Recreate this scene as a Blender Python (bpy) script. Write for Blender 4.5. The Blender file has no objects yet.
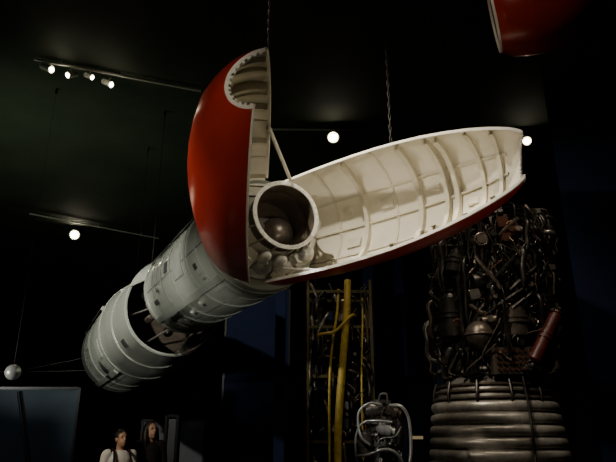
import bpy, bmesh, math, random
from mathutils import Vector, Matrix, noise
random.seed(7)
D2R=math.pi/180
COL=bpy.context.scene.collection

# ---------------------------------------------------------------- materials
def mat(name,c,rough=0.5,metal=0.0,var=0.25,scale=6.0,bump=0.0,emit=None,estr=0.0,c2=None,coat=0.0,spec=0.5):
    m=bpy.data.materials.new(name); m.use_nodes=True
    nt=m.node_tree; b=nt.nodes['Principled BSDF']
    tc=nt.nodes.new('ShaderNodeTexCoord'); n=nt.nodes.new('ShaderNodeTexNoise')
    n.inputs['Scale'].default_value=scale; n.inputs['Detail'].default_value=6
    n.inputs['Roughness'].default_value=0.65
    nt.links.new(tc.outputs['Object'],n.inputs['Vector'])
    r=nt.nodes.new('ShaderNodeValToRGB')
    r.color_ramp.elements[0].position=0.35; r.color_ramp.elements[1].position=0.65
    lo=c2 if c2 else tuple(x*(1-var) for x in c)
    r.color_ramp.elements[0].color=(*lo,1); r.color_ramp.elements[1].color=(*c,1)
    nt.links.new(n.outputs['Fac'],r.inputs['Fac']); nt.links.new(r.outputs['Color'],b.inputs['Base Color'])
    b.inputs['Roughness'].default_value=rough; b.inputs['Metallic'].default_value=metal
    b.inputs['Specular IOR Level'].default_value=spec
    if coat: b.inputs['Coat Weight'].default_value=coat
    if bump:
        bp=nt.nodes.new('ShaderNodeBump'); bp.inputs['Strength'].default_value=bump; bp.inputs['Distance'].default_value=0.01
        nt.links.new(n.outputs['Fac'],bp.inputs['Height']); nt.links.new(bp.outputs['Normal'],b.inputs['Normal'])
    if emit:
        b.inputs['Emission Color'].default_value=(*emit,1); b.inputs['Emission Strength'].default_value=estr
    return m
M=dict(
 red=mat('red_gloss_paint',(0.31,0.020,0.009),0.30,0,0.15,4,coat=0.15),
 cream=mat('cream_interior_paint',(0.76,0.72,0.60),0.6,0,0.12,3.0,0.12),
 creamrib=mat('cream_rib_paint',(0.66,0.62,0.50),0.55,0,0.15,9),
 rim=mat('pale_rim_paint',(0.80,0.77,0.68),0.5,0,0.15,9),
 hull=mat('pale_grey_green_hull_paint',(0.44,0.47,0.40),0.20,0.30,0.15,2.0,0.02,coat=.2),
 hull2=mat('grey_hull_band_paint',(0.40,0.43,0.37),0.24,0.25,0.2,4),
 hulldark=mat('dark_hull_seam',(0.05,0.055,0.05),0.6,0.2),
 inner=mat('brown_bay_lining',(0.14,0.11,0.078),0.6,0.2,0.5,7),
 white=mat('white_enamel',(0.72,0.70,0.62),0.35,0,0.15,8),
 steel=mat('brushed_steel',(0.42,0.40,0.36),0.35,0.85,0.4,12),
 bright=mat('bright_stainless_pipe',(0.62,0.62,0.59),0.28,0.5,0.3,12),
 dsteel=mat('dark_steel',(0.075,0.07,0.062),0.38,0.85,0.5,12),
 bronze=mat('heat_stained_nickel',(0.22,0.18,0.145),0.36,0.7,0.45,10,0.1),
 tube=mat('pale_grey_nozzle_tubing',(0.44,0.41,0.36),0.38,0.5,0.45,7,0.2),
 copper=mat('dull_copper',(0.20,0.09,0.055),0.35,0.8,0.4,12),
 yellow=mat('yellow_pipe_paint',(0.56,0.40,0.05),0.45,0,0.4,10),
 yellowd=mat('dull_yellow_frame_paint',(0.09,0.07,0.016),0.5,0,0.5,10),
 black=mat('black_matte',(0.012,0.012,0.012),0.6,0,0.3,8),
 blackgloss=mat('black_painted_metal',(0.012,0.012,0.012),0.4,0.2,0.3,8,spec=.3),
 chain=mat('dark_chain_steel',(0.05,0.045,0.04),0.5,0.6,0.3,20),
 navy=mat('navy_wall_paint',(0.008,0.012,0.030),0.8,0,0.2,2,spec=.05),
 navydark=mat('dark_navy_partition_paint',(0.007,0.010,0.024),0.9,0,0.2,2,spec=.02),
 ceil=mat('dark_ceiling_paint',(0.030,0.036,0.026),0.8,0,0.3,0.5,spec=.1),
 wall=mat('charcoal_wall_paint',(0.008,0.010,0.013),0.8,0,0.3,1.0,spec=.1),
 floor=mat('dark_floor_vinyl',(0.02,0.02,0.024),0.5,0,0.2,3),
 pblue=mat('pale_blue_display_board',(0.024,0.035,0.044),0.7,0,0.3,1.2,spec=.1),
 pgrey=mat('grey_display_board',(0.06,0.06,0.065),0.6,0,0.15,2,spec=.1),
 track=mat('grey_track_paint',(0.40,0.39,0.34),0.5,0,0.15,5),
 glow=mat('lamp_glow',(1,0.9,0.75),0.5,emit=(1.0,0.88,0.66),estr=120),
 glow2=mat('backlit_sign_glow',(0.9,0.8,0.6),0.5,emit=(1.0,0.75,0.4),estr=0.2),
 satel=mat('polished_aluminium_sphere',(0.5,0.5,0.47),0.25,0.5,0.1,8),
 skin=mat('skin',(0.46,0.27,0.18),0.5,0,0.12,12),
 hairm=mat('dark_brown_hair',(0.015,0.010,0.008),0.45,0,0.4,30,0.5),
 shirt=mat('pale_cotton',(0.70,0.70,0.68),0.85,0,0.12,14,0.2),
 dtop=mat('black_knit',(0.02,0.016,0.018),0.9,0,0.3,14,0.2,spec=.1),
 jeans=mat('blue_denim',(0.03,0.05,0.10),0.85,0,0.3,14),
 shoe=mat('dark_leather',(0.02,0.015,0.012),0.5),
 eye=mat('eye_dark',(0.02,0.015,0.012),0.2),
 redp=mat('dull_red_paint',(0.10,0.014,0.010),0.4,0,0.5,8),
)

# ---------------------------------------------------------------- mesh helpers
def empty(name,loc,label=None,cat=None,group=None):
    o=bpy.data.objects.new(name,None); o.location=loc; o.empty_display_size=0.2; COL.objects.link(o)
    tag(o,label,cat,group); return o
def tag(o,label=None,cat=None,group=None,kind=None):
    if label:o['label']=label
    if cat:o['category']=cat
    if group:o['group']=group
    if kind:o['kind']=kind
    return o
def worldloc(o):
    v=o.location.copy(); p=o.parent
    while p: v=v+p.location; p=p.parent
    return v
def _fin(name,bm,mats,parent,smooth,label,cat,group,kind,origin):
    vs=[v.co for v in bm.verts]
    if origin is None:
        mn=Vector([min(v[i] for v in vs) for i in range(3)]); mx=Vector([max(v[i] for v in vs) for i in range(3)])
        origin=(mn+mx)/2
    origin=Vector(origin)
    for v in bm.verts: v.co-=origin
    me=bpy.data.meshes.new(name); bm.to_mesh(me); bm.free()
    for m in mats: me.materials.append(m)
    if smooth:
        me.polygons.foreach_set('use_smooth',[True]*len(me.polygons))
        try: me.set_sharp_from_angle(angle=40*D2R)
        except Exception: pass
    o=bpy.data.objects.new(name,me); COL.objects.link(o)
    if parent:
        o.parent=parent; o.location=origin-worldloc(parent)
    else: o.location=origin
    return tag(o,label,cat,group,kind)
def nb():
    return bmesh.new()
def fin(name,bm,mats,parent=None,smooth=True,recalc=True,**k):
    if not isinstance(mats,(list,tuple)): mats=[mats]
    if recalc: bmesh.ops.recalc_face_normals(bm,faces=bm.faces)
    a=dict(label=None,cat=None,group=None,kind=None,origin=None); a.update(k)
    return _fin(name,bm,mats,parent,smooth,**a)
def basis(X,Z=Vector((0,0,1))):
    X=X.normalized(); Y=Z.cross(X)
    if Y.length<1e-4: Y=Vector((0,1,0)).cross(X)
    Y.normalize(); Z2=X.cross(Y); return X,Y,Z2
def box(bm,c,size,mi=0,rot=None):
    c=Vector(c); r=rot or Matrix.Identity(3); vs=[]
    for i in (-1,1):
        for j in (-1,1):
            for k in (-1,1):
                vs.append(bm.verts.new(c+r@Vector((i*size[0]/2,j*size[1]/2,k*size[2]/2))))
    for f in ((0,1,3,2),(4,6,7,5),(0,4,5,1),(2,3,7,6),(0,2,6,4),(1,5,7,3)):
        bm.faces.new([vs[q] for q in f]).material_index=mi
def rotof(X,Z=Vector((0,0,1))):
    a,b,c=basis(X,Z); return Matrix((a,b,c)).transposed()
def lathe(bm,prof,o,axis,a0=0,a1=360,seg=64,mi=0,cap0=False,cap1=False,ref=Vector((0,0,1)),mis=None):
    o=Vector(o); X,Y,Z=basis(Vector(axis),ref); full=abs(a1-a0)>=359.9
    n=seg if full else seg+1; rings=[]
    for t,r in prof:
        ring=[]
        for i in range(n):
            a=(a0+(a1-a0)*i/seg)*D2R
            ring.append(bm.verts.new(o+X*t+Y*(r*math.cos(a))+Z*(r*math.sin(a))))
        rings.append(ring)
    for k in range(len(rings)-1):
        for i in range(seg):
            j=(i+1)%n
            f=bm.faces.new((rings[k][i],rings[k][j],rings[k+1][j],rings[k+1][i])); f.material_index=mis[k] if mis else mi
    if cap0: bm.faces.new(rings[0]).material_index=mi
    if cap1: bm.faces.new(rings[-1]).material_index=mi
    return rings
def ellipsoid(bm,c,r,seg=24,rings=14,mi=0,rot=None):
    c=Vector(c); R=rot or Matrix.Identity(3); rows=[]
    top=bm.verts.new(c+R@Vector((0,0,r[2]))); bot=bm.verts.new(c+R@Vector((0,0,-r[2])))
    for k in range(1,rings):
        th=math.pi*k/rings
        rows.append([bm.verts.new(c+R@Vector((r[0]*math.sin(th)*math.cos(2*math.pi*i/seg),r[1]*math.sin(th)*math.sin(2*math.pi*i/seg),r[2]*math.cos(th)))) for i in range(seg)])
    for i in range(seg):
        j=(i+1)%seg
        bm.faces.new((top,rows[0][i],rows[0][j])).material_index=mi
        bm.faces.new((bot,rows[-1][j],rows[-1][i])).material_index=mi
        for k in range(len(rows)-1):
            bm.faces.new((rows[k][i],rows[k+1][i],rows[k+1][j],rows[k][j])).material_index=mi
def smoothpts(pts,n=6):
    pts=[Vector(p) for p in pts]
    if len(pts)<3: return pts
    P=[2*pts[0]-pts[1]]+pts+[2*pts[-1]-pts[-2]]; out=[]
    for i in range(1,len(P)-2):
        for k in range(n):
            t=k/n; a,b,c,d=P[i-1],P[i],P[i+1],P[i+2]
            out.append(0.5*((2*b)+(c-a)*t+(2*a-5*b+4*c-d)*t*t+(3*b-a-3*c+d)*t**3))
    out.append(pts[-1]); return out
def tube(bm,pts,r,seg=10,smooth=True,mi=0,n=6,flat=None):
    raw=[Vector(p) for p in pts]
    rs=r if isinstance(r,(list,tuple)) else [r]*len(raw)
    if smooth and len(raw)>2:
        P=smoothpts(raw,n); m=(len(P)-1); R=[]
        for i in range(len(P)):
            f=i/m*(len(rs)-1); k=min(int(f),len(rs)-2); R.append(rs[k]+(rs[k+1]-rs[k])*(f-k))
    else: P=raw; R=list(rs)
    T=(P[1]-P[0]).normalized(); up=Vector((0,0,1)) if abs(T.z)<0.9 else Vector((0,1,0))
    Nn=T.cross(up).normalized(); rings=[]
    for i,p in enumerate(P):
        if i==0: t=(P[1]-P[0])
        elif i==len(P)-1: t=(P[-1]-P[-2])
        else: t=(P[i+1]-P[i-1])
        t.normalize(); Nn=(Nn-t*Nn.dot(t)).normalized(); B=t.cross(Nn)
        rings.append([bm.verts.new(p+(Nn*math.cos(2*math.pi*q/seg)+B*math.sin(2*math.pi*q/seg))*R[i]) for q in range(seg)])
    for k in range(len(rings)-1):
        for q in range(seg):
            w=(q+1)%seg
            bm.faces.new((rings[k][q],rings[k][w],rings[k+1][w],rings[k+1][q])).material_index=mi
    bm.faces.new(rings[0]).material_index=mi; bm.faces.new(rings[-1]).material_index=mi
def torus(bm,c,axis,R,r,seg=48,s2=10,mi=0,a0=0,a1=360):
    X,Y,Z=basis(Vector(axis)); c=Vector(c); full=a1-a0>359.9; n=seg if full else seg+1; rings=[]
    for i in range(n):
        a=(a0+(a1-a0)*i/seg)*D2R; d=Y*math.cos(a)+Z*math.sin(a)
        rings.append([bm.verts.new(c+d*(R+r*math.cos(2*math.pi*k/s2))+X*(r*math.sin(2*math.pi*k/s2))) for k in range(s2)])
    for i in range(seg):
        j=(i+1)%n
        for k in range(s2):
            l=(k+1)%s2
            bm.faces.new((rings[i][k],rings[i][l],rings[j][l],rings[j][k])).material_index=mi
def cyl(bm,a,b,r,seg=20,mi=0,r2=None):
    a=Vector(a);b=Vector(b); L=(b-a).length
    lathe(bm,[(0,r),(L,r if r2 is None else r2)],a,b-a,seg=seg,mi=mi,cap0=True,cap1=True,ref=Vector((0,0,1)) if abs((b-a).normalized().z)<0.95 else Vector((0,1,0)))

# ---------------------------------------------------------------- camera
p=18.78*D2R
cam=bpy.data.cameras.new('camera'); co=bpy.data.objects.new('camera',cam); COL.objects.link(co)
cam.lens=35.06; cam.sensor_width=36; co.location=(0,0,1.6); co.rotation_euler=(math.pi/2+p,0,0)
cam.clip_end=200; bpy.context.scene.camera=co

# ---------------------------------------------------------------- room
def slab(name,c,s,m,**k):
    b=nb(); box(b,c,s); return fin(name,b,m,smooth=False,**k)
CH=9.3
slab('floor',(2,13,-0.1),(30,36,0.2),M['floor'],kind='structure')
slab('ceiling',(2,13,CH+0.1),(30,36,0.2),M['ceil'],kind='structure')
slab('wall_back',(2,31.1,CH/2),(30,0.2,CH),M['wall'],kind='structure')
slab('wall_left',(-13.1,13,CH/2),(0.2,36,CH),M['wall'],kind='structure')
slab('wall_right',(17.1,13,CH/2),(0.2,36,CH),M['wall'],kind='structure')
slab('wall_front',(2,-5.1,CH/2),(30,0.2,CH),M['wall'],kind='structure')

# ---------------------------------------------------------------- rocket
N=Vector((0.443,-0.897,0)).normalized(); H=Vector((-0.897,-0.443,0)).normalized(); Zu=Vector((0,0,1))
C0=Vector((-0.5,6.91,3.95))
rocket=empty('rocket',C0,'suspended pale grey rocket with two opened red nose fairing halves','rocket')
A=21.7*D2R
PROF=[(0,.682),(.3,.69),(.6,.695),(.9,.695),(1.2,.688),(1.5,.672),(1.8,.645),(2.1,.604),(2.4,.546),(2.65,.484),(2.85,.42),(2.97,.374),(3.06,.335),(3.12,.30),(3.165,.27),(3.19,.245)]
SE=PROF[-1][0]
def rad(s):
    for k in range(len(PROF)-1):
        a,b=PROF[k],PROF[k+1]
        if s<=b[0]: return a[1]+(b[1]-a[1])*(s-a[0])/(b[0]-a[0])
    return PROF[-1][1]
def fairing(side,label,roll,adv,up):
    L=(N*math.cos(A)+H*side*math.sin(A)); O=(H*side*math.cos(A)-N*math.sin(A)); B=C0+H*side*0.11+L*adv+Zu*up
    ref=L.cross(O)
    ref=Matrix.Rotation(roll*D2R,3,L)@ref
    X,Y,Z=basis(L,ref)
    def oblique(b):
        for v in b.verts:
            d=v.co-B; s=d.dot(X)
            if s>2.6:
                q=d-X*s; c=q.dot(Y)/max(q.length,1e-5)
                v.co=v.co-X*(.13*((s-2.6)/.6)*max(c,0))
    b=nb(); seg=44
    TH=0.022
    prof=[(s,r) for s,r in PROF]
    outer=lathe(b,prof,B,L,-90,90,seg,0,ref=ref)
    inner=lathe(b,[(s,r-TH) for s,r in PROF],B,L,-90,90,seg,1,ref=ref)
    for k in range(len(prof)-1):
        for e in (0,-1):
            b.faces.new((outer[k][e],outer[k+1][e],inner[k+1][e],inner[k][e])).material_index=2
    for e in (0,-1):
        for i in range(seg):
            b.faces.new((outer[e][i],outer[e][i+1],inner[e][i+1],inner[e][i])).material_index=2
    oblique(b)
    sh=fin('nose_fairing',b,[M['red'],M['cream'],M['rim']],rocket,label=label)
    for sgn in (-1,1):
        b=nb(); 
        for k in range(len(PROF)-1):
            s0,r0=PROF[k];s1,r1=PROF[k+1]
            def pt(s,r,dy): return B+X*s+Z*sgn*r+Y*dy
            vs=[pt(s0,r0+.003,-.008),pt(s1,r1+.003,-.008),pt(s1,r1+.003,.008),pt(s0,r0+.003,.008),pt(s0,r0-.030,-.008),pt(s1,r1-.030,-.008),pt(s1,r1-.030,.008),pt(s0,r0-.030,.008)]
            v=[b.verts.new(q) for q in vs]
            for f in ((0,1,2,3),(4,7,6,5),(0,4,5,1),(3,2,6,7)): b.faces.new([v[q] for q in f])
            if k==0: b.faces.new((v[0],v[3],v[7],v[4]))
            if k==len(PROF)-2: b.faces.new((v[1],v[5],v[6],v[2]))
        bmesh.ops.remove_doubles(b,verts=b.verts,dist=1e-4)
        fin('edge_flange',b,M['rim'],sh)
    # thin notched nose ring
    b=nb(); s,r=PROF[-1]
    lathe(b,[(s-.02,r+.006),(s+.004,r+.003),(s+.004,r-.024),(s-.02,r-.024),(s-.02,r+.006)],B,L,-90,90,32,ref=ref)
    for i in range(15):
        a=(-84+12*i)*D2R; d=Y*math.cos(a)+Z*math.sin(a)
        box(b,B+X*(s-.006)+d*(r-.032),(.022,.02,.02),rot=Matrix((X,X.cross(d),d)).transposed())
    oblique(b); fin('nose_ring',b,M['rim'],sh)
    for s,d,w in ((.06,.05,.05),(.55,.012,.03),(1.0,.060,.035),(1.42,.010,.025),(1.78,.062,.045),(2.14,.070,.035),(2.27,.070,.035),(2.6,.035,.03),(2.88,.045,.035)):
        b=nb(); r0=rad(s-w/2)-TH+.003; r1=rad(s+w/2)-TH+.003
        e=.018 if d>.03 else .006
        lathe(b,[(s-w/2,r0),(s-w/2,r0-d),(s-w/2-e,r0-d),(s-w/2-e,r0-d-.006),(s+w/2,r1-d-.006),(s+w/2,r1),(s-w/2,r0)],B,L,-88,88,40,ref=ref)
        oblique(b); fin('rib',b,M['creamrib'],sh)
    for ang in (-54,-22,12,44):
        b=nb(); a=ang*D2R; d=Y*math.cos(a)+Z*math.sin(a); q=X.cross(d)
        rows=[]
        for s,r in PROF[:-4]:
            r-=TH-.003
            rows.append([b.verts.new(B+X*s+d*(r)+q*.010),b.verts.new(B+X*s+d*(r-.024)+q*.010),b.verts.new(B+X*s+d*(r-.024)-q*.010),b.verts.new(B+X*s+d*r-q*.010)])
        for k in range(len(rows)-1):
            for i in range(4):
                j=(i+1)%4; b.faces.new((rows[k][i],rows[k][j],rows[k+1][j],rows[k+1][i]))
        oblique(b); fin('stringer',b,M['creamrib'],sh)
    for s,ang,w,h in ((.78,-6,.20,.12),(1.3,28,.16,.12),(1.5,-36,.18,.08),(2.0,28,.07,.07),(2.44,-4,.12,.08),(.28,58,.12,.05),(.35,-36,.2,.08),(.7,30,.1,.1)):
        b=nb(); a=ang*D2R; d=Y*math.cos(a)+Z*math.sin(a)
        R=Matrix((X,X.cross(d),d)).transposed()
        box(b,B+X*s+d*(rad(s)-TH-.012),(w,h,.036),rot=R); bmesh.ops.bevel(b,geom=b.edges[:],offset=.006,segments=2)
        fin('bracket',b,M['creamrib'],sh)
    return sh,B,L,O,Z
f1,B1,L1,O1,Z1=fairing(1,'red fairing half seen from its convex painted side',-8,.08,0)
f2,B2,L2,O2,Z2=fairing(-1,'red fairing half showing its cream ribbed interior',-9,-.05,.03)

back=-N
def band(b,t,r,w,h,o=C0,ax=back,mi=0,a0=0,a1=360,seg=96):
    lathe(b,[(t-w/2,r-.005),(t-w/2,r+h),(t+w/2,r+h),(t+w/2,r-.005)],o,ax,a0,a1,seg,mi)
b=nb(); r=.72
lathe(b,[(.1,r-.2),(.1,r-.01),(.12,r),(1.15,r),(1.15,r-.006),(1.165,r-.006),(1.165,r),(2.35,r),(2.35,r-.006),(2.365,r-.006),(2.365,r),(3.6,r),(3.62,r-.01),(3.62,r-.08),(3.1,r-.08)],C0,back,seg=96,cap0=True,cap1=True)
st2=fin('second_stage',b,M['hull'],rocket,label='pale grey cylindrical upper stage with ring joints')
for t,w,h in ((.25,.05,.014),(.62,.02,.010),(1.1,.05,.014),(1.9,.03,.012),(2.42,.05,.016),(3.0,.02,.010),(3.5,.09,.022)):
    b=nb(); band(b,t,r,w,h); fin('ring_joint',b,M['hull2'],st2)
def curved_panel(name,par,t0,t1,a0,a1,r,h,m,o=C0,ax=back,label=None):
    b=nb(); n=12
    lathe(b,[(t0,r-.004),(t0,r+h),(t1,r+h),(t1,r-.004)],o,ax,a0,a1,n)
    return fin(name,b,m,par,label=label)
curved_panel('raceway',st2,.25,3.45,-54,-47,r,.05,M['hull'])
curved_panel('raceway',st2,.25,3.45,28,33,r,.04,M['hull'])
curved_panel('hatch',st2,1.3,1.75,-25,-2,r,.012,M['hull2'])
curved_panel('hatch',st2,.4,.95,-80,-60,r,.012,M['hull2'])
curved_panel('hatch',st2,2.6,2.9,-72,-58,r,.012,M['hull2'])
curved_panel('seam',st2,.3,3.4,-12,-11,r,.003,M['hulldark'])
curved_panel('seam',st2,.3,3.4,-78,-77,r,.003,M['hulldark'])
curved_panel('vent',st2,2.05,2.2,-8,4,r,.012,M['hulldark'])
curved_panel('vent',st2,.75,.85,-30,-24,r,.012,M['hulldark'])
curved_panel('vent',st2,2.9,3.1,-34,-28,r,.012,M['hulldark'])
for t,a in ((1.45,-62),(2.0,-66),(.7,-40),(2.7,-18)):
    b=nb(); aa=a*D2R; d=H*math.cos(aa)+Zu*math.sin(aa); c=C0+back*t+d*(r+.015)
    cyl(b,c-d*.03,c+d*.035,.045,20); fin('fitting',b,M['hull2'],st2)
for s in (-1,1):
    b=nb(); o=C0+back*3.3+H*s*.26
    lathe(b,[(0,.12),(.2,.09),(.35,.1),(.6,.17),(.95,.23),(.95,.215),(.6,.15),(.35,.08)],o,back,seg=28,cap0=True,cap1=True)
    fin('engine_nozzle',b,M['bronze'],st2)
BK=(back+Vector((.026,0,-.018))).normalized()
C1=C0+back*4.4+Vector((0,0,-.14))-BK*4.4
TE=10.2; RA=1.04
b=nb()
prof=[(4.4,.87),(5.7,.92),(6.1,.98),(6.4,1.02),(6.7,RA),(TE,RA),(TE+.13,RA-.02),(TE+.18,RA-.12)]
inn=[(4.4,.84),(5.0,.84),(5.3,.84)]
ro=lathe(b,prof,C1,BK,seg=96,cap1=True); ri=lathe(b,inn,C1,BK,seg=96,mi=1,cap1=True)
for i in range(96):
    b.faces.new((ro[0][i],ro[0][(i+1)%96],ri[0][(i+1)%96],ri[0][i])).material_index=0
st1=fin('first_stage',b,[M['hull'],M['inner']],rocket,label='large pale grey lower stage with open hollow forward bay')
for t,rr,w,h in ((4.47,.873,.08,.014),(5.75,.93,.05,.012),(6.75,RA,.06,.014),(8.6,RA,.05,.012),(9.6,RA,.05,.014),(TE-.02,RA,.06,.018)):
    b=nb(); band(b,t,rr,w,h,C1,BK); fin('ring_joint',b,M['hull2'],st1)
curved_panel('raceway',st1,6.9,TE-.1,-60,-54,RA,.06,M['hull'],C1,BK)
curved_panel('raceway',st1,6.9,TE-.1,20,25,RA,.06,M['hull'],C1,BK)
curved_panel('hatch',st1,7.1,7.5,-34,-12,RA,.012,M['hull2'],C1,BK)
curved_panel('hatch',st1,8.8,9.4,-10,10,RA,.012,M['hull2'],C1,BK)
curved_panel('seam',st1,6.9,TE-.1,-70,-69.3,RA,.004,M['hulldark'],C1,BK)
curved_panel('vent',st1,5.1,5.4,-44,-34,.905,.012,M['hulldark'],C1,BK)
for t in (4.75,5.1):
    b=nb(); lathe(b,[(t,.838),(t,.79),(t+.03,.79),(t+.03,.838)],C1,BK,seg=64); fin('bay_frame',b,M['bronze'],st1)
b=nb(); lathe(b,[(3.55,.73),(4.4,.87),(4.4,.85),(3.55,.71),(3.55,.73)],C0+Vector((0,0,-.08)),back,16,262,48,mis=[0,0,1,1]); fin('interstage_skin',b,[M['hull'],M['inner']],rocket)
for t,rr in ((3.75,.735),(4.15,.8)):
    b=nb(); lathe(b,[(t,rr),(t,rr-.05),(t+.03,rr-.05),(t+.03,rr+.004),(t,rr)],C0+Vector((0,0,-.08)),back,18,260,44); fin('interstage_frame',b,M['bronze'],rocket)
for i in range(8):
    a=(i*45+12)*D2R; a2=(i*45+34)*D2R
    b=nb(); tube(b,[C0+back*3.45+H*math.cos(a)*.6+Zu*math.sin(a)*.6,C1+BK*4.8+H*math.cos(a2)*.76+Zu*math.sin(a2)*.76],.018,8)
    fin('strut',b,M['steel'],rocket)
for i,(a,sz,t,k) in enumerate(((-20,.28,4.15,.48),(-62,.24,4.1,.48),(-100,.28,4.2,.46),(5,.2,4.4,.52),(-42,.18,4.4,.58),(-82,.18,4.4,.6))):
    a*=D2R; b=nb(); c=C0+back*t+(H*math.cos(a)+Zu*math.sin(a))*k
    if i%2: ellipsoid(b,c,(sz*.5,)*3,24,14)
    else: lathe(b,[(-.18,.03),(-.15,sz*.25),(-.10,sz*.36),(.10,sz*.36),(.15,sz*.25),(.18,.03)],c,back,seg=24,cap0=True,cap1=True)
    fin('bay_equipment',b,M['dsteel'] if i%2 else M['bronze'],rocket)
for i in range(8):
    a=(i*45+22.5)*D2R; o=C1+BK*(TE+.1)+H*math.cos(a)*.5+Zu*math.sin(a)*.5
    b=nb(); lathe(b,[(0,.09),(.1,.07),(.3,.13),(.3,.115),(.1,.05)],o,BK,seg=20,cap0=True,cap1=True)
    fin('engine_nozzle',b,M['dsteel'],st1)

# payload stage in fairing
PC=C0+Vector((0,0,.02))
b=nb()
lathe(b,[(-.34,.37),(-.32,.375),(-.12,.43),(-.10,.47),(.02,.50),(.06,.62),(.13,.62)],PC,back,seg=64,cap1=True)
pay=fin('payload_stage',b,M['white'],rocket,label='white third stage adaptor with open round ring')
b=nb()
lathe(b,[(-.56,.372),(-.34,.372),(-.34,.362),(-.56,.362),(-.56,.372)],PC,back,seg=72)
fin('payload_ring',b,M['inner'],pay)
b=nb(); lathe(b,[(-.585,.408),(-.585,.362),(-.56,.362),(-.56,.408),(-.585,.408)],PC,back,seg=72)
for i in range(32):
    a=2*math.pi*i/32; c=PC+back*-.587+H*math.cos(a)*.386+Zu*math.sin(a)*.386
    ellipsoid(b,c,(.009,.009,.009),8,6)
fin('ring_flange',b,M['rim'],pay,label='thin pale bolted ring flange')
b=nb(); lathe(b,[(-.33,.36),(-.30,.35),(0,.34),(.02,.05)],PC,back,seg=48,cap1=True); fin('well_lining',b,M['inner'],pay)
b=nb(); ellipsoid(b,PC+back*-.1-H*.08-Zu*.08,(.20,.20,.20),40,24); fin('spherical_motor',b,M['bronze'],pay)
b=nb(); box(b,PC+back*-.16+H*.18-Zu*.06,(.16,.08,.08)); bmesh.ops.bevel(b,geom=b.edges[:],offset=.01,segments=2); fin('instrument_unit',b,M['bronze'],pay)
for i in range(14):
    a=(i*360/14)*D2R; b=nb()
    tube(b,[PC+back*-.56+H*math.cos(a)*.385+Zu*math.sin(a)*.385,PC+back*.02+H*math.cos(a+.2)*.6+Zu*math.sin(a+.2)*.6],.012,8)
    fin('strut',b,M['steel'],pay)
for i,(a,sz,t) in enumerate(((-80,.20,-.12),(-56,.15,-.18),(-106,.21,-.18),(-30,.14,0),(-130,.22,-.2),(150,.12,0),(-92,.13,-.36),(200,.2,-.12),(175,.15,-.25),(222,.22,-.25),(-118,.14,-.4),(-70,.11,-.36),(240,.12,-.42),(-145,.13,-.05))):
    a*=D2R; b=nb(); d=H*math.cos(a)+Zu*math.sin(a)
    c=PC+back*t+d*.5
    if i%3==1: box(b,c,(.14,sz,sz*.8),rot=Matrix((back,back.cross(d),d)).transposed()); bmesh.ops.bevel(b,geom=b.edges[:],offset=.015,segments=2)
    else: lathe(b,[(-.08,sz*.3),(-.08,sz*.5),(.06,sz*.5),(.09,sz*.45),(.10+sz*.3,sz*.25),(.10+sz*.4,.01)],c,N,seg=24,cap0=True,cap1=True)
    fin('equipment_unit',b,M['white'] if i%4 else M['bright'],pay)
b=nb(); 
tube(b,[B1+L1*1.35+Z1*-.62,C0+N*.25+Zu*.56-H*.22],.022,10); fin('opening_strut',b,M['rim'],rocket)
b=nb(); tube(b,[B2+L2*.9-Zu*.66,C0+N*.2-Zu*.52+H*.05],.014,10); fin('opening_strut',b,M['white'],rocket)

# chains
def chain(pt,k=1.0,label='dark steel hanging chain running up to the ceiling'):
    b=nb(); z=pt.z; i=0
    while z<CH-.16:
        c=Vector((pt.x,pt.y,z+.03*k)); sd=Vector((0,1,0)) if i%2 else Vector((1,0,0))
        pts=[]
        for q in range(10):
            a=2*math.pi*q/10; pts.append(c+sd*math.cos(a)*.010*k+Zu*k*(math.sin(a)*.010+(.022 if math.sin(a)>0 else -.022)))
        pts.append(pts[0]); tube(b,pts,.0036*k,5,smooth=False)
        z+=.054*k; i+=1
    cyl(b,(pt.x,pt.y,CH-.14),(pt.x,pt.y,CH-.004),.03,16)
    return fin('hanging_chain',b,M['chain'],label=label,cat='chain',group='chains holding the rocket')
u1=Z1 if Z1.z>0 else -Z1; u2=Z2 if Z2.z>0 else -Z2
chain(B1+L1*2.9+u1*(rad(2.9)+.012),.8); chain(B2+L2*1.72+u2*(rad(1.72)+.012),1.3)
chain(C0+back*1.1+Zu*.745); chain(C0+back*3.0+Zu*.735); chain(C1+BK*7.1+Zu*(RA+.015)); chain(C1+BK*9.3+Zu*(RA+.015))

# ---------------------------------------------------------------- ceiling lamps
def track(a,b_,label='grey ceiling lighting track on short drop rods'):
    b=nb(); a=Vector(a);b_=Vector(b_); box(b,(a+b_)/2,((b_-a).length,.04,.04),rot=rotof(b_-a))
    for f in (.15,.5,.85):
        q=a+(b_-a)*f; cyl(b,q,(q.x,q.y,CH-.004),.01,8)
    return fin('lighting_track',b,M['track'],smooth=False,label=label,cat='lighting track')
def lamp(pt,aim,size=.07,group='track spotlights under the ceiling'):
    pt=Vector(pt); d=(Vector(aim)-pt).normalized()
    e=empty('spotlight',pt,'small grey track spotlight with a bright lamp','spotlight',group)
    k=size/.034
    b=nb(); lathe(b,[(-.24*k,.03*k),(-.23*k,.06*k),(-.02*k,.065*k),(.04*k,.075*k),(.04*k,.06*k),(-.01*k,.045*k)],pt,d,seg=20,cap0=True,ref=Vector((0,0,1)) if abs(d.z)<.95 else Vector((1,0,0)))
    fin('lamp_housing',b,M['track'],e)
    b=nb(); ellipsoid(b,pt+d*.04,(size,size,size),16,10); fin('bulb',b,M['glow'],e)
    b=nb(); tube(b,[pt-d*.12,pt+Vector((0,0,.16))],.014,8); fin('stem',b,M['track'],e)
tz=9.0
track((-5.85,10.95,tz+.2),(-2.5,12.2,tz+.2)); track((-10.1,20.4,tz+.2),(-6.1,23.3,tz+.2)); track((-1.5,14.1,tz+.23),(1.2,14.15,tz+.23))
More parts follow.
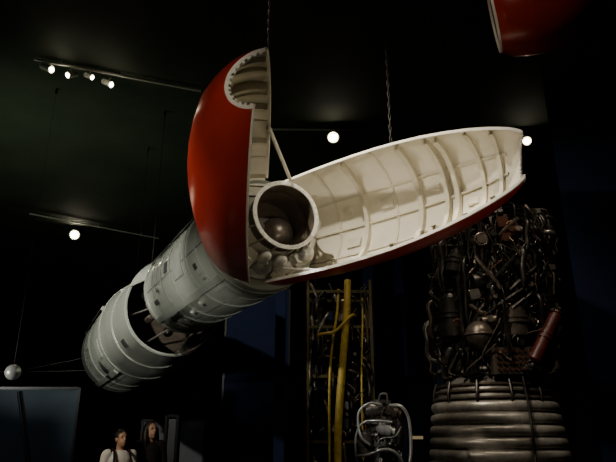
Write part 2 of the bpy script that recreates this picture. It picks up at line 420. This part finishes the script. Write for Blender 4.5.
for u,v,s in ((50,69,.038),(69,75,.032),(91,77,.029),(110,84,.035)):
    dx=(u-308);dy=(231-v); z=dy*.9468+600*.3219; y=600*.9468-dy*.3219; k=(tz-1.6)/z
    lamp((dx*k,y*k,tz),(4,8,3.5) if u!=69 else (-9,5,4),s)
lamp((-9.1,22.2,tz),(-3,5,2),.095); lamp((.66,14.1,tz),(0,3,1.5),.075); lamp((5.8,14.3,tz),(3,4,1.5),.06)

# ---------------------------------------------------------------- large engine
EX,EY=2.90,9.75
eng=empty('rocket_engine',(EX,EY,0),'huge upright liquid rocket engine with banded grey nozzle and dense pipework','rocket engine')
b=nb()
prof=[]; z=.25; 
while z<1.93:
    f=(z-.25)/1.75; R=1.08-.12*f-.05*f*f
    for k in range(8):
        a=-math.pi/2+math.pi*k/7
        prof.append((z+.066+.066*math.sin(a),R+.040*math.cos(a)))
    prof.append((z+.142,R-.02)); z+=.168
for zz,R in ((2.04,.87),(2.15,.86),(2.3,.83),(2.36,.76),(2.5,.6),(2.75,.42),(2.95,.33),(3.1,.33)): prof.append((zz,R))
lathe(b,prof,(EX,EY,0),(0,0,1),seg=72,ref=Vector((0,1,0)),cap1=True)
fin('nozzle',b,M['tube'],eng,label='grey nozzle wrapped in broad horizontal bands')
for zz,R in ((2.02,.90),(2.12,.89),(2.22,.87),(2.31,.84)):
    b=nb(); lathe(b,[(zz-.025,R-.05),(zz-.02,R),(zz-.01,R+.03),(zz+.01,R+.03),(zz+.02,R),(zz+.025,R-.05)],(EX,EY,0),(0,0,1),seg=64,ref=Vector((0,1,0)))
    fin('nozzle_band',b,M['bronze'],eng)
for a in range(0,360,30):
    b=nb(); aa=a*D2R; d=Vector((math.cos(aa),math.sin(aa),0))
    pts=[(EX+d.x*(.90),EY+d.y*.90,1.93),(EX+d.x*.93,EY+d.y*.93,2.15),(EX+d.x*.87,EY+d.y*.87,2.36)]
    tube(b,pts,.02,8); fin('bracket',b,M['dsteel'],eng)
b=nb(); tube(b,[(EX+.18,EY-.93,2.4),(EX+.2,EY-1.0,1.9),(EX+.16,EY-1.12,1.2),(EX+.1,EY-1.14,.4)],.02,10); fin('drain_pipe',b,M['dsteel'],eng)
b=nb(); torus(b,(EX,EY,2.52),(0,0,1),.66,.09); fin('exhaust_manifold',b,M['dsteel'],eng)
b=nb(); lathe(b,[(2.95,.36),(3.05,.48),(3.35,.52),(3.4,.6),(3.46,.6),(3.5,.5),(3.85,.48),(4.1,.55),(4.4,.5),(4.6,.2)],(EX+.08,EY+.1,0),(0,0,1),seg=48,ref=Vector((0,1,0)),cap0=True,cap1=True)
fin('combustion_chamber',b,M['dsteel'],eng)
def vessel(x,y,z,r,h,m,name='turbopump',par=eng,tilt=None):
    b=nb(); ax=Vector(tilt or (0,0,1)).normalized(); o=Vector((x,y,z))
    lathe(b,[(-h/2,.02),(-h/2+.01,r*.5),(-h/2+r*.3,r*.8),(-h/2+r*.35,r*.98),(-h/2+r*.5,r),(-.05,r),(-.05,r*1.14),(-.01,r*1.14),(-.01,r*1.06),(.02,r*1.06),(.02,r*1.14),(.06,r*1.14),(.06,r*.94),(h/2-r*.7,r*.94),(h/2-r*.65,r*.8),(h/2-r*.3,r*.62),(h/2-.03,r*.6),(h/2-.03,r*.75),(h/2,r*.75)],o,ax,seg=32,cap0=True,cap1=True,ref=Vector((0,1,.001)))
    return fin(name,b,m,par)
b=nb(); ellipsoid(b,(EX-.36,EY-.84,3.0),(.21,.21,.21),28,18); torus(b,(EX-.36,EY-.84,3.0),(0,0,1),.21,.02); fin('pressure_sphere',b,M['bronze'],eng)
vessel(EX+.18,EY-.84,3.22,.18,.6,M['bronze']); vessel(EX-.66,EY-.5,3.35,.2,.8,M['dsteel']); vessel(EX+.78,EY-.5,3.6,.19,.95,M['dsteel'])
vessel(EX+.60,EY-.88,2.97,.10,.9,M['redp'],'red_duct',tilt=(.55,.1,.85))
vessel(EX-.15,EY-.7,3.85,.18,.6,M['dsteel'],tilt=(1,.1,.2)); vessel(EX+.45,EY-.7,4.2,.15,.6,M['dsteel'],tilt=(1,0,.3))
vessel(EX-.55,EY-.6,4.2,.15,.5,M['dsteel'],tilt=(.3,0,1)); vessel(EX+.88,EY-.45,4.45,.15,.6,M['dsteel'],tilt=(-.2,0,1)); vessel(EX+.2,EY-.6,4.7,.15,.5,M['dsteel'],tilt=(.4,0,1))
b=nb()
box(b,(EX+.05,EY-.86,2.62),(.56,.14,.38))
for i in range(6):
    for j in range(4): cyl(b,(EX-.15+i*.08,EY-.93,2.50+j*.085),(EX-.15+i*.08,EY-.98,2.50+j*.085),.024,10,1)
fin('valve_block',b,[M['bronze'],M['copper']],eng,smooth=False)
b=nb(); torus(b,(EX+.25,EY,4.75),(0,0,1),.78,.035,40,8); fin('gimbal_ring',b,M['dsteel'],eng)
for a in range(0,360,45):
    aa=a*D2R; b=nb(); tube(b,[(EX+.5*math.cos(aa),EY+.5*math.sin(aa),3.48),(EX+.25+.78*math.cos(aa+.4),EY+.78*math.sin(aa+.4),4.75)],.022,8); fin('strut',b,M['dsteel'],eng)
random.seed(33)
pm=[M['dsteel'],M['dsteel'],M['steel'],M['dsteel'],M['copper'],M['dsteel'],M['bronze'],M['dsteel']]
def pipepts(i,rmin=.5):
    a=random.uniform(-math.pi*1.08,math.pi*.08); a2=a+random.uniform(-.5,.5)
    z0=random.uniform(2.4,4.6); z1=min(5.15,z0+random.uniform(.15,.8)); R0=random.uniform(rmin,.92);R1=random.uniform(.72,1.03)
    cx=EX+.02+.2*(z0-2.4)/2
    if i%3==0:
        a2=a+random.uniform(-.06,.06); z1=min(5.2,z0+random.uniform(.5,1.3))
    return [Vector((cx+R0*math.cos(a),EY+R0*math.sin(a),z0)),
       Vector((cx+R1*math.cos(a),EY+R1*math.sin(a),z0+(z1-z0)*.12)),
       Vector((cx+R1*math.cos((a+a2)/2),EY+R1*math.sin((a+a2)/2),z0+(z1-z0)*.5)),
       Vector((cx+R1*math.cos(a2),EY+R1*math.sin(a2),z0+(z1-z0)*.88)),
       Vector((cx+R0*.8*math.cos(a2),EY+R0*.8*math.sin(a2),z1))]
for i in range(98):
    P=pipepts(i)
    rr=random.choice((.008,.010,.014,.02,.03,.045,.05))
    b=nb(); tube(b,P,rr,10,n=4)
    for e,q in ((P[0],P[1]),(P[-1],P[-2])): cyl(b,e,e+(q-e).normalized()*.04,rr*1.5,12)
    fin('pipe',b,random.choice(pm),eng)
for i in range(98):
    a=random.uniform(-math.pi*1.05,.05); z0=random.uniform(2.45,5.05); R0=random.uniform(.65,1.0)
    b=nb(); c=Vector((EX+.02+.1*(z0-2.4)+R0*math.cos(a),EY+R0*math.sin(a),z0)); s=random.uniform(.05,.19)
    if i%3==0: box(b,c,(s,s*.8,s*1.0),rot=Matrix.Rotation(random.uniform(-.2,.2),3,'Y')); bmesh.ops.bevel(b,geom=b.edges[:],offset=min(.02,s*.15),segments=2)
    elif i%3==1: cyl(b,c-Vector((s*.6,0,0)),c+Vector((s*.6,0,.03)),s*.45); cyl(b,c,c+Vector((0,-s*.8,.02)),s*.28)
    else: torus(b,c,(random.uniform(-1,1),-1,random.uniform(-.6,.6)),s*.5,s*.12,24,8); cyl(b,c+Vector((0,.05,0)),c-Vector((0,.03,0)),s*.4)
    fin('valve',b,random.choice(pm),eng)
b=nb()
for i in range(420):
    tube(b,pipepts(i,.35),random.choice((.008,.012,.018,.03)),6,n=3,mi=i%3)
fin('dense_pipework',b,[M['dsteel'],M['dsteel'],M['bronze']],eng,kind='stuff')
for sx,sy in ((-1,-.5),(1,-.5),(0,1.1)):
    b=nb(); tube(b,[(EX+sx*1.3,EY+sy*1.2,0),(EX+sx*1.15,EY+sy*1.05,.35)],.06,10); fin('stand_leg',b,M['blackgloss'],eng)
b=nb(); torus(b,(EX,EY,.25),(0,0,1),1.12,.07); fin('stand_ring',b,M['blackgloss'],eng)

# ---------------------------------------------------------------- yellow piped rig
RX,RY=.50,10.3
rig=empty('engine_rig',(RX,RY,0),'tall dark engine assembly in a frame with yellow pipes','rocket engine')
for dx,dy in ((-.5,-.35),(.55,-.35),(-.5,.4),(.55,.4)):
    b=nb(); box(b,(RX+dx,RY+dy,2.05),(.045,.045,4.1)); fin('frame_post',b,M['yellowd'],rig,smooth=False)
for z in (.1,1.5,2.5,3.3,3.9):
    b=nb(); 
    for dy in (-.35,.4): box(b,(RX+.025,RY+dy,z),(1.05,.04,.05))
    for dx in (-.5,.55): box(b,(RX+dx,RY+.025,z),(.04,.75,.05))
    fin('frame_rail',b,M['yellowd'],rig,smooth=False)
def tubeo(name,pts,r,m,par,**k):
    b=nb(); tube(b,pts,r,12,**k); return fin(name,b,m,par)
tubeo('yellow_pipe',[(RX-.06,RY-.47,0),(RX-.04,RY-.47,1.5),(RX+.05,RY-.47,2.6),(RX+.14,RY-.44,3.5),(RX+.18,RY-.3,4.1)],.062,M['yellow'],rig)
tubeo('yellow_pipe',[(RX-.18,RY-.44,.2),(RX-.16,RY-.44,2.2),(RX-.10,RY-.44,3.0),(RX-.02,RY-.42,3.5),(RX+.02,RY-.3,3.95)],.022,M['yellow'],rig)
tubeo('yellow_pipe',[(RX+.34,RY-.42,.3),(RX+.36,RY-.42,2.4),(RX+.4,RY-.42,3.3),(RX+.42,RY-.3,3.8)],.016,M['yellow'],rig)
tubeo('yellow_pipe',[(RX-.36,RY-.3,3.1),(RX-.3,RY-.5,3.15),(RX-.06,RY-.52,3.2),(RX+.2,RY-.5,3.45),(RX+.3,RY-.3,3.5)],.025,M['yellow'],rig)
vessel(RX-.2,RY,2.9,.24,1.1,M['dsteel'],'tank',rig); vessel(RX+.25,RY,2.3,.22,1.4,M['dsteel'],'tank',rig); vessel(RX-.1,RY,1.2,.3,1.3,M['dsteel'],'tank',rig)
vessel(RX+.1,RY-.2,3.6,.16,.5,M['bronze'],'tank',rig); vessel(RX+.2,RY-.1,3.3,.2,.7,M['dsteel'],'tank',rig); vessel(RX-.3,RY-.1,3.6,.14,.6,M['dsteel'],'tank',rig)
random.seed(5)
for i in range(95):
    x0=RX+random.uniform(-.5,.55); z0=random.uniform(.9,3.8); z1=z0+random.uniform(.15,.7); x1=x0+random.uniform(-.16,.16)
    x1=max(RX-.45,min(RX+.5,x1)); q=random.uniform(.2,.42)
    tubeo('pipe',[(x0,RY-.1,z0),(x0,RY-q,z0+.05),(x0,RY-q-.02,(z0+z1)/2),(x1,RY-q-.02,z1-.05),(x1,RY-.1,z1)],random.choice((.01,.015,.022,.03)),random.choice((M['dsteel'],M['dsteel'],M['dsteel'],M['yellowd'],M['steel'],M['bronze'])),rig,n=4)

# ---------------------------------------------------------------- small engine
SX,SY=1.00,8.6
se=empty('rocket_engine',(SX,SY,0),'small silver rocket engine with looping pipes on a black plinth','rocket engine')
b=nb(); box(b,(SX,SY,.3),(.8,.8,.6)); bmesh.ops.bevel(b,geom=b.edges[:],offset=.02,segments=2); fin('plinth',b,M['blackgloss'],se,smooth=False)
b=nb(); lathe(b,[(.6,.34),(.8,.32),(1.0,.28),(1.2,.2),(1.3,.15),(1.38,.15),(1.44,.17),(1.46,.23),(1.5,.23),(1.51,.18),(1.72,.18),(1.74,.23),(1.79,.23),(1.82,.14),(1.92,.1),(2.0,.09),(2.01,.14),(2.05,.14),(2.06,.06)],(SX,SY,0),(0,0,1),seg=40,ref=Vector((0,1,0)),cap0=True,cap1=True)
fin('thrust_chamber',b,M['steel'],se)
for z,R in ((1.0,.285),(1.12,.24),(1.24,.19),(1.6,.2)):
    b=nb(); torus(b,(SX,SY,z),(0,0,1),R,.018,32,8); fin('manifold_ring',b,M['bright'],se)
vessel(SX+.22,SY-.20,1.62,.075,.34,M['dsteel'],'pump',se); vessel(SX-.13,SY-.2,1.93,.075,.26,M['steel'],'pump',se,tilt=(1,0,.15)); vessel(SX+.14,SY-.14,1.9,.065,.22,M['bronze'],'pump',se,tilt=(1,0,-.4))
vessel(SX-.24,SY-.2,1.5,.085,.34,M['bronze'],'pump',se); vessel(SX+.02,SY-.26,1.66,.07,.24,M['bright'],'pump',se,tilt=(1,0,-.2)); vessel(SX+.04,SY-.25,1.38,.085,.22,M['dsteel'],'pump',se,tilt=(.3,0,1))
def loop(pts,r,m='bright'): tubeo('pipe',[(SX+x,SY+y,z) for x,y,z in pts],r,M[m],se)
loop([(-.02,-.3,1.98),(-.18,-.3,2.0),(-.32,-.3,1.9),(-.34,-.32,1.72),(-.3,-.36,1.56),(-.2,-.36,1.48)],.018)
loop([(.10,-.2,1.98),(.24,-.3,1.96),(.33,-.3,1.80),(.34,-.32,1.5),(.30,-.36,1.25),(.2,-.36,1.1)],.022)
loop([(-.36,-.3,1.34),(-.22,-.38,1.36),(-.06,-.40,1.42),(.1,-.40,1.40),(.2,-.38,1.28),(.22,-.3,1.1)],.020)
loop([(-.34,-.25,1.2),(-.38,-.3,1.35),(-.37,-.3,1.6),(-.28,-.3,1.75),(-.1,-.34,1.78),(.1,-.36,1.76)],.014)
loop([(.22,-.36,1.7),(.12,-.40,1.58),(-.06,-.42,1.55),(-.14,-.40,1.4),(-.16,-.36,1.1)],.012,'steel')
loop([(-.04,-.15,2.05),(-.02,-.2,2.12),(.06,-.2,2.12),(.08,-.15,2.0)],.012)
for i in range(22):
    a=random.uniform(-math.pi,0); a2=a+random.uniform(-.5,.5); z0=random.uniform(1.0,1.7); z1=min(1.95,z0+random.uniform(.1,.5)); R=random.uniform(.22,.30)
    tubeo('pipe',[(SX+.15*math.cos(a),SY+.15*math.sin(a),z0),(SX+R*math.cos(a),SY+R*math.sin(a),z0+.04),(SX+R*math.cos((a+a2)/2),SY+R*math.sin((a+a2)/2),(z0+z1)/2),(SX+R*math.cos(a2),SY+R*math.sin(a2),z1-.03),(SX+.14*math.cos(a2),SY+.14*math.sin(a2),z1)],random.choice((.007,.010,.014)),random.choice((M['steel'],M['dsteel'],M['dsteel'],M['redp'])),se)

# ---------------------------------------------------------------- red cone, top corner
o=Vector((1.86,5.0,5.55)); ax=Vector((.9,-.34,.10)).normalized()
nc=empty('nose_cone',o,'hanging deep red painted rounded cone with a pale rim','nose cone')
b=nb(); lathe(b,[(0,.34),(.04,.38),(.12,.42),(.25,.455),(.45,.475),(.65,.46),(.85,.38),(.97,.27),(1.02,.12),(1.03,.02)],o,ax,seg=64,cap1=True)
lathe(b,[(0,.34),(0,.325),(.03,.32),(.04,.02)],o,ax,seg=64,cap1=True,mis=[1,2,2],mi=2)
bmesh.ops.remove_doubles(b,verts=b.verts,dist=1e-5)
fin('cone_shell',b,[M['red'],M['rim'],M['inner']],nc)
b=nb(); lathe(b,[(-.012,.346),(-.012,.322),(.010,.322),(.010,.354),(-.012,.346)],o,ax,seg=64); fin('end_ring',b,M['rim'],nc)
chain(o+ax*.4+Zu*.475,1.0,'dark steel hanging chain above the red cone')['group']='chains above the red cone'

# ---------------------------------------------------------------- display walls
b=nb()
v=[b.verts.new(q) for q in ((2.93,6.35,0),(6.2,4.6,0),(6.45,5.0,0),(3.15,6.75,0),(2.86,6.35,5.9),(6.2,4.6,5.9),(6.45,5.0,5.9),(3.08,6.75,5.9))]
for f in ((0,1,5,4),(1,2,6,5),(2,3,7,6),(3,0,4,7),(4,5,6,7),(0,3,2,1)): b.faces.new([v[i] for i in f])
fin('partition_wall',b,M['navydark'],smooth=False,label='tall dark navy partition wall beside the large engine',cat='partition')
def board(c,s,m,label,ang=0,name='display_board'):
    e=empty(name,(c[0],c[1],0),label,'display board'); R=Matrix.Rotation(ang*D2R,3,'Z')
    b=nb(); box(b,c,s,rot=R); fin('board_panel',b,m,e,smooth=False)
    b=nb()
    for k in (-1,1): box(b,Vector(c)+R@Vector((k*(s[0]/2+.02),0,0)),(.05,s[1]+.04,s[2]+.06),rot=R)
    box(b,Vector(c)+Vector((0,0,s[2]/2+.02)),(s[0],s[1]+.04,.05),rot=R)
    fin('board_frame',b,M['blackgloss'],e,smooth=False); return e
board((-6.25,12.9,1.25),(3.0,.12,2.5),M['pblue'],'pale blue framed display board standing on the floor')
board((-3.1,14.6,.95),(1.4,.12,1.9),M['pgrey'],'low grey display board behind the visitors')
board((-2.4,11.2,.95),(.16,.2,1.9),M['pgrey'],'narrow pale grey display pillar')
board((-1.3,15.5,2.6),(1.6,.12,5.2),M['navy'],'tall navy exhibition screen')
board((.4,16.5,2.4),(1.5,.12,4.8),M['navy'],'tall navy exhibition screen')
board((5.0,16.0,2.8),(3.4,.12,5.6),M['navy'],'wide navy exhibition screen behind the engine')
for x,y in ((-.55,12.0),(1.25,12.2),(1.95,12.6)):
    slab('support_column',(x,y,2.75),(.2,.2,5.5),M['navy'],label='slim dark navy square column',cat='column',group='dark columns behind the engines')
b=nb(); box(b,(1.9,13.0,1.55),(.9,.1,.06)); box(b,(1.9,13.03,.78),(.1,.06,1.5),1); fin('sign_light',b,[M['glow2'],M['blackgloss']],smooth=False,label='thin warm backlit strip sign on a post',cat='sign')
b=nb(); tube(b,[(-4.55,11.2,0),(-5.3,11.4,2.35)],.05,12); fin('leaning_post',b,M['blackgloss'],label='slanted black post in front of the pale board',cat='post')

# ---------------------------------------------------------------- spherical satellite
SP=Vector((-5.9,12.27,2.79))
sat=empty('satellite',SP,'small silver spherical satellite with long thin antennas','satellite')
b=nb(); ellipsoid(b,SP,(.155,.155,.155),32,20); torus(b,SP,(0,0,1),.156,.007); fin('sphere_body',b,M['satel'],sat)
for d in ((1.5,.1,.32),(1.4,.2,.05),(-1.2,.2,.1),(-1.2,-.5,-.1)):
    d=Vector(d); b=nb(); tube(b,[SP+d.normalized()*.15,SP+d],.005,6); fin('antenna',b,M['dsteel'],sat)
b=nb(); tube(b,[SP+Zu*.15,(SP.x,SP.y,CH-.01)],.003,6); cyl(b,(SP.x,SP.y,CH-.14),(SP.x,SP.y,CH-.004),.03,16); fin('suspension_wire',b,M['chain'],sat)

# ---------------------------------------------------------------- people
def remeshed(bm,vox=.011):
    me=bpy.data.meshes.new('tmp'); bm.to_mesh(me); bm.free(); o=bpy.data.objects.new('tmp',me); COL.objects.link(o)
    m=o.modifiers.new('r','REMESH'); m.mode='VOXEL'; m.voxel_size=vox
    s=o.modifiers.new('s','SMOOTH'); s.iterations=4; s.factor=.5
    dg=bpy.context.evaluated_depsgraph_get(); me2=bpy.data.meshes.new_from_object(o.evaluated_get(dg))
    bpy.data.objects.remove(o); nbm=bmesh.new(); nbm.from_mesh(me2); return nbm
def loft(b,secs,seg=28):
    rows=[]
    for c,rx,ry in secs:
        rows.append([b.verts.new((c[0]+rx*math.cos(2*math.pi*i/seg),c[1]+ry*math.sin(2*math.pi*i/seg),c[2])) for i in range(seg)])
    for k in range(len(rows)-1):
        for i in range(seg):
            j=(i+1)%seg; b.faces.new((rows[k][i],rows[k][j],rows[k+1][j],rows[k+1][i]))
    b.faces.new(rows[0]); b.faces.new(rows[-1])
def person(x,y,h,yaw,head_yaw,head_pitch,top,bottom,long_hair,label,sh=1.0):
    S=h/1.75
    root=empty('person',(x,y,0),label,'person')
    R=Matrix.Rotation(yaw*D2R,3,'Z')
    HR=Matrix.Rotation(head_yaw*D2R,3,'Z')@Matrix.Rotation(head_pitch*D2R,3,'X')
    hc=Vector((0,-.015,1.635))
    def tr(bm,head=False):
        for v in bm.verts:
            c=v.co
            v.co=Vector((x,y,0))+R@(c*S)
    def hd(pts): return hc+HR@Vector(pts)
    def headgeo(b):
        ellipsoid(b,hd((0,.012,.02)),(.076,.094,.098),24,16,rot=HR)
        ellipsoid(b,hd((0,-.018,-.045)),(.058,.066,.07),20,12,rot=HR)
        ellipsoid(b,hd((0,-.055,-.092)),(.026,.022,.02),14,10,rot=HR)
        tube(b,[hd((0,-.082,.018)),hd((0,-.098,-.012)),hd((0,-.108,-.028))],[.010,.012,.016],8)
        ellipsoid(b,hd((0,-.083,-.058)),(.026,.012,.007),12,8,rot=HR); ellipsoid(b,hd((0,-.08,-.068)),(.022,.012,.007),12,8,rot=HR)
        ellipsoid(b,hd((0,-.08,.034)),(.05,.012,.008),12,8,rot=HR)
        for s in (-1,1): ellipsoid(b,hd((s*.078,.012,-.005)),(.010,.02,.032),12,8,rot=HR)
    arms={}
    for s in (-1,1):
        arms[s]=[Vector((s*.185*sh,.01,1.43)),Vector((s*.245*sh,.02,1.14)),Vector((s*.235*sh,-.09,.89))]
    b=nb(); headgeo(b)
    tube(b,[(0,.02,1.40),(0,.012,1.50),hc+Vector((0,.01,-.05))],[.068,.056,.054],16)
    loft(b,[((0,0,.86),.165,.11),((0,0,.95),.165,.115),((0,0,1.08),.135,.10),((0,0,1.25),.155*sh,.11),((0,.005,1.38),.165*sh,.10),((0,.01,1.45),.12*sh,.075),((0,.015,1.48),.06,.055)])
    for s in (-1,1):
        a=arms[s]; tube(b,[a[0],a[0].lerp(a[1],.5),a[1],a[1].lerp(a[2],.4),a[2]],[.052,.045,.037,.035,.024],14)
        ellipsoid(b,a[0],(.056,.055,.055),16,10)
        w=a[2]; dn=Vector((0,-.25,-1)).normalized(); pc=w+dn*.055
        ellipsoid(b,pc,(.016,.038,.052),14,10)
        for k,(oy,l) in enumerate(((-.028,.062),(-.010,.075),(.009,.070),(.027,.054))):
            st=pc+Vector((0,oy,0))+dn*.035
            tube(b,[st,st+dn*l*.45,st+dn*l*.8+Vector((-s*.012,0,0)),st+dn*l+Vector((-s*.024,0,0))],[.0095,.009,.0085,.007],8)
        st=pc+Vector((0,-.03,.015)); tube(b,[st,st+Vector((-s*.008,-.022,-.02)),st+Vector((-s*.014,-.032,-.05))],[.011,.010,.008],8)
        tube(b,[(s*.09,0,.9),(s*.1,.0,.7),(s*.1,.0,.48),(s*.1,.02,.3),(s*.1,.03,.09)],[.088,.075,.054,.05,.035],16)
        ellipsoid(b,(s*.1,-.04,.035),(.04,.115,.034),16,10)
    b=remeshed(b,.009); tr(b); body=fin('body',b,M['skin'],root,recalc=False)
    for s in (-1,1):
        b=nb(); ellipsoid(b,hd((s*.03,-.077,.012)),(.013,.008,.007),12,8,rot=HR); tr(b); fin('eye',b,M['eye'],root)
    b=nb(); loft(b,[((0,0,.88),.182,.128),((0,0,.97),.178,.128),((0,0,1.08),.152,.115),((0,0,1.25),.170*sh,.124),((0,.005,1.38),.18*sh,.115),((0,.01,1.45),.135*sh,.088),((0,.012,1.485),.078,.068)])
    for s in (-1,1):
        a=arms[s]; 
        e=[a[0],a[0].lerp(a[1],.4),a[0].lerp(a[1],.7)] if not long_hair else [a[0],a[1],a[1].lerp(a[2],.85)]
        tube(b,[a[0]+Vector((-s*.05,0,.01))]+e,[.06,.066,.06,.056] if not long_hair else [.06,.062,.048,.036],16)
    b=remeshed(b,.011); tr(b); fin('shirt',b,top,root,recalc=False)
    b=nb(); loft(b,[((0,0,.80),.17,.118),((0,0,.9),.178,.122),((0,0,.97),.165,.118)])
    for s in (-1,1): tube(b,[(s*.09,0,.9),(s*.1,.0,.7),(s*.1,.0,.48),(s*.1,.02,.28),(s*.1,.03,.075)],[.098,.088,.07,.066,.066],18)
    b=remeshed(b,.012); tr(b); fin('trousers',b,bottom,root,recalc=False)
    for s in (-1,1):
        b=nb(); ellipsoid(b,(s*.1,-.04,.042),(.052,.135,.042),20,12)
        for v in b.verts: v.co.z=max(v.co.z,.002)
        tr(b); fin('shoe',b,M['shoe'],root)
    b=nb(); ellipsoid(b,hd((0,.028,.036)),(.088,.098,.100),28,18,rot=HR)
    for v in b.verts:
        l=HR.inverted()@(v.co-hc)
        if l.y<-.045 and l.z<.06: l.y=-.045; 
        l+=l.normalized()*(.006*noise.noise(l*40)); v.co=hc+HR@l
    if long_hair:
        tube(b,[hd((0,.06,.02)),hd((0,.085,-.08)),hd((0,.085,-.19)),hd((0,.075,-.27))],[.085,.085,.075,.04],18)
        for s in (-1,1): tube(b,[hd((s*.06,.0,.05)),hd((s*.082,.0,-.03)),hd((s*.085,.005,-.13)),hd((s*.075,.0,-.22))],[.03,.035,.036,.015],12)
    b=remeshed(b,.009); tr(b); fin('hair',b,M['hairm'],root,recalc=False)
    return root,R,S
r1=person(-2.50,8.5,1.66,35,10,-8,M['shirt'],M['jeans'],False,'person with short dark hair in a pale t-shirt wearing a backpack')
r2=person(-2.22,8.95,1.78,20,25,-8,M['dtop'],M['jeans'],True,'person with long dark hair in a black top looking up',.88)
def bp(pt):
    return Vector((-2.50,8.5,0))+r1[1]@(Vector(pt)*r1[2])
bk=empty('backpack',bp((0,.25,1.2)),'small dark backpack worn over a pale t-shirt','backpack')
b=nb(); ellipsoid(b,(0,.225,1.2),(.14,.085,.22),24,16)
for v in b.verts: v.co=bp(v.co)
fin('bag_body',b,M['dtop'],bk)
for s in (-1,1):
    b=nb(); pts=[(s*.09,.16,1.36),(s*.10,.06,1.49),(s*.105,-.07,1.47),(s*.12,-.145,1.36),(s*.13,-.15,1.22),(s*.175,-.05,1.08),(s*.13,.15,1.04)]
    tube(b,[bp(q) for q in pts],.015,8); fin('strap',b,M['dtop'],bk)

# ---------------------------------------------------------------- lights
def spot(name,loc,aim,power,size=50,blend=.6,col=(1,.86,.66),rad_=.12):
    l=bpy.data.lights.new(name,'SPOT'); l.energy=power; l.spot_size=size*D2R; l.spot_blend=blend; l.color=col; l.shadow_soft_size=rad_
    o=bpy.data.objects.new(name,l); COL.objects.link(o); o.location=loc
    d=Vector(aim)-Vector(loc); o.rotation_euler=d.to_track_quat('-Z','Y').to_euler(); return o
spot('spot_shell',(-2.2,2.6,8.8),(.6,5.9,3.7),2300,36,.9,col=(1,.90,.74))
spot('fill_shell_rake',(-3.4,7.4,8.6),(.6,6.0,3.7),2300,30,.9,col=(1,.90,.74))  # added raking lamp to bring out the fairing ribs
spot('spot_left',(-6.0,3.2,6.0),(-1.0,5.4,4.1),1700,30,.9,col=(1,.88,.72),rad_=.12)
spot('fill_left_low',(-2.6,-1.2,2.6),(-0.75,4.9,4.0),560,22,.9,col=(1,.88,.72),rad_=.2)  # added front fill for the dark side of the red fairing half
spot('fill_stage',(-6.8,5.0,5.0),(-1.7,8.8,3.9),1600,24,.8,col=(1,.97,.88),rad_=.1)  # added side lamp to brighten the upper stage
spot('fill_stage_low',(-3.6,2.5,1.0),(-1.25,8.3,3.7),700,18,.8,col=(1,.97,.88),rad_=.1)  # added fill from below, lifts the upper stage near the fairing
spot('fill_tail',(-9.0,9.0,2.4),(-4.0,14.6,3.7),1000,34,.8,col=(1,.97,.88),rad_=.1)  # added low fill for the dark underside of the tail
spot('fill_hub',(2.6,1.2,6.5),(-.3,6.4,4.0),520,12,.7,col=(1,.93,.8))  # added lamp so the payload ring's front face catches light
spot('spot_hull',(-6.5,7.0,7.0),(-3.0,12.0,4.0),2600,50,col=(1,.97,.88),rad_=.1)
spot('spot_hull_low',(-4.0,3.5,2.6),(-3.0,12.5,3.8),1400,18,col=(1,.97,.88))
spot('spot_below',(1.8,1.0,1.0),(1.3,5.6,3.6),170,40,col=(1,.85,.65),rad_=.4)
spot('spot_engine',(3.5,5.5,8.8),(3.0,9.7,2.0),430,40)
spot('spot_engine_side',(.5,6.2,8.8),(2.6,9.5,2.0),330,35)
spot('spot_nozzle',(1.2,4.5,4.5),(2.9,8.9,1.5),120,18)
spot('spot_rig',(0,7.0,8.8),(.6,10.2,2.5),330,30)
spot('spot_small',(-.3,5.6,3.8),(1.0,8.6,1.7),180,18,col=(1,.95,.88))
spot('spot_people',(-4.2,4.5,3.6),(-2.45,8.6,1.4),420,16)
spot('spot_board',(-8,9,3),(-6,12.4,2.0),90,60,col=(.8,.9,1))
spot('spot_cone',(-0.5,2.0,6.0),(2.0,5.0,5.5),95,30)
spot('spot_ceiling',(-8,12,4),(-7,16,9.3),750,120,1,col=(.85,1,.7),rad_=1)
w=bpy.data.worlds.new('world'); bpy.context.scene.world=w; w.use_nodes=True
w.node_tree.nodes['Background'].inputs[0].default_value=(.5,.6,1,1); w.node_tree.nodes['Background'].inputs[1].default_value=.015
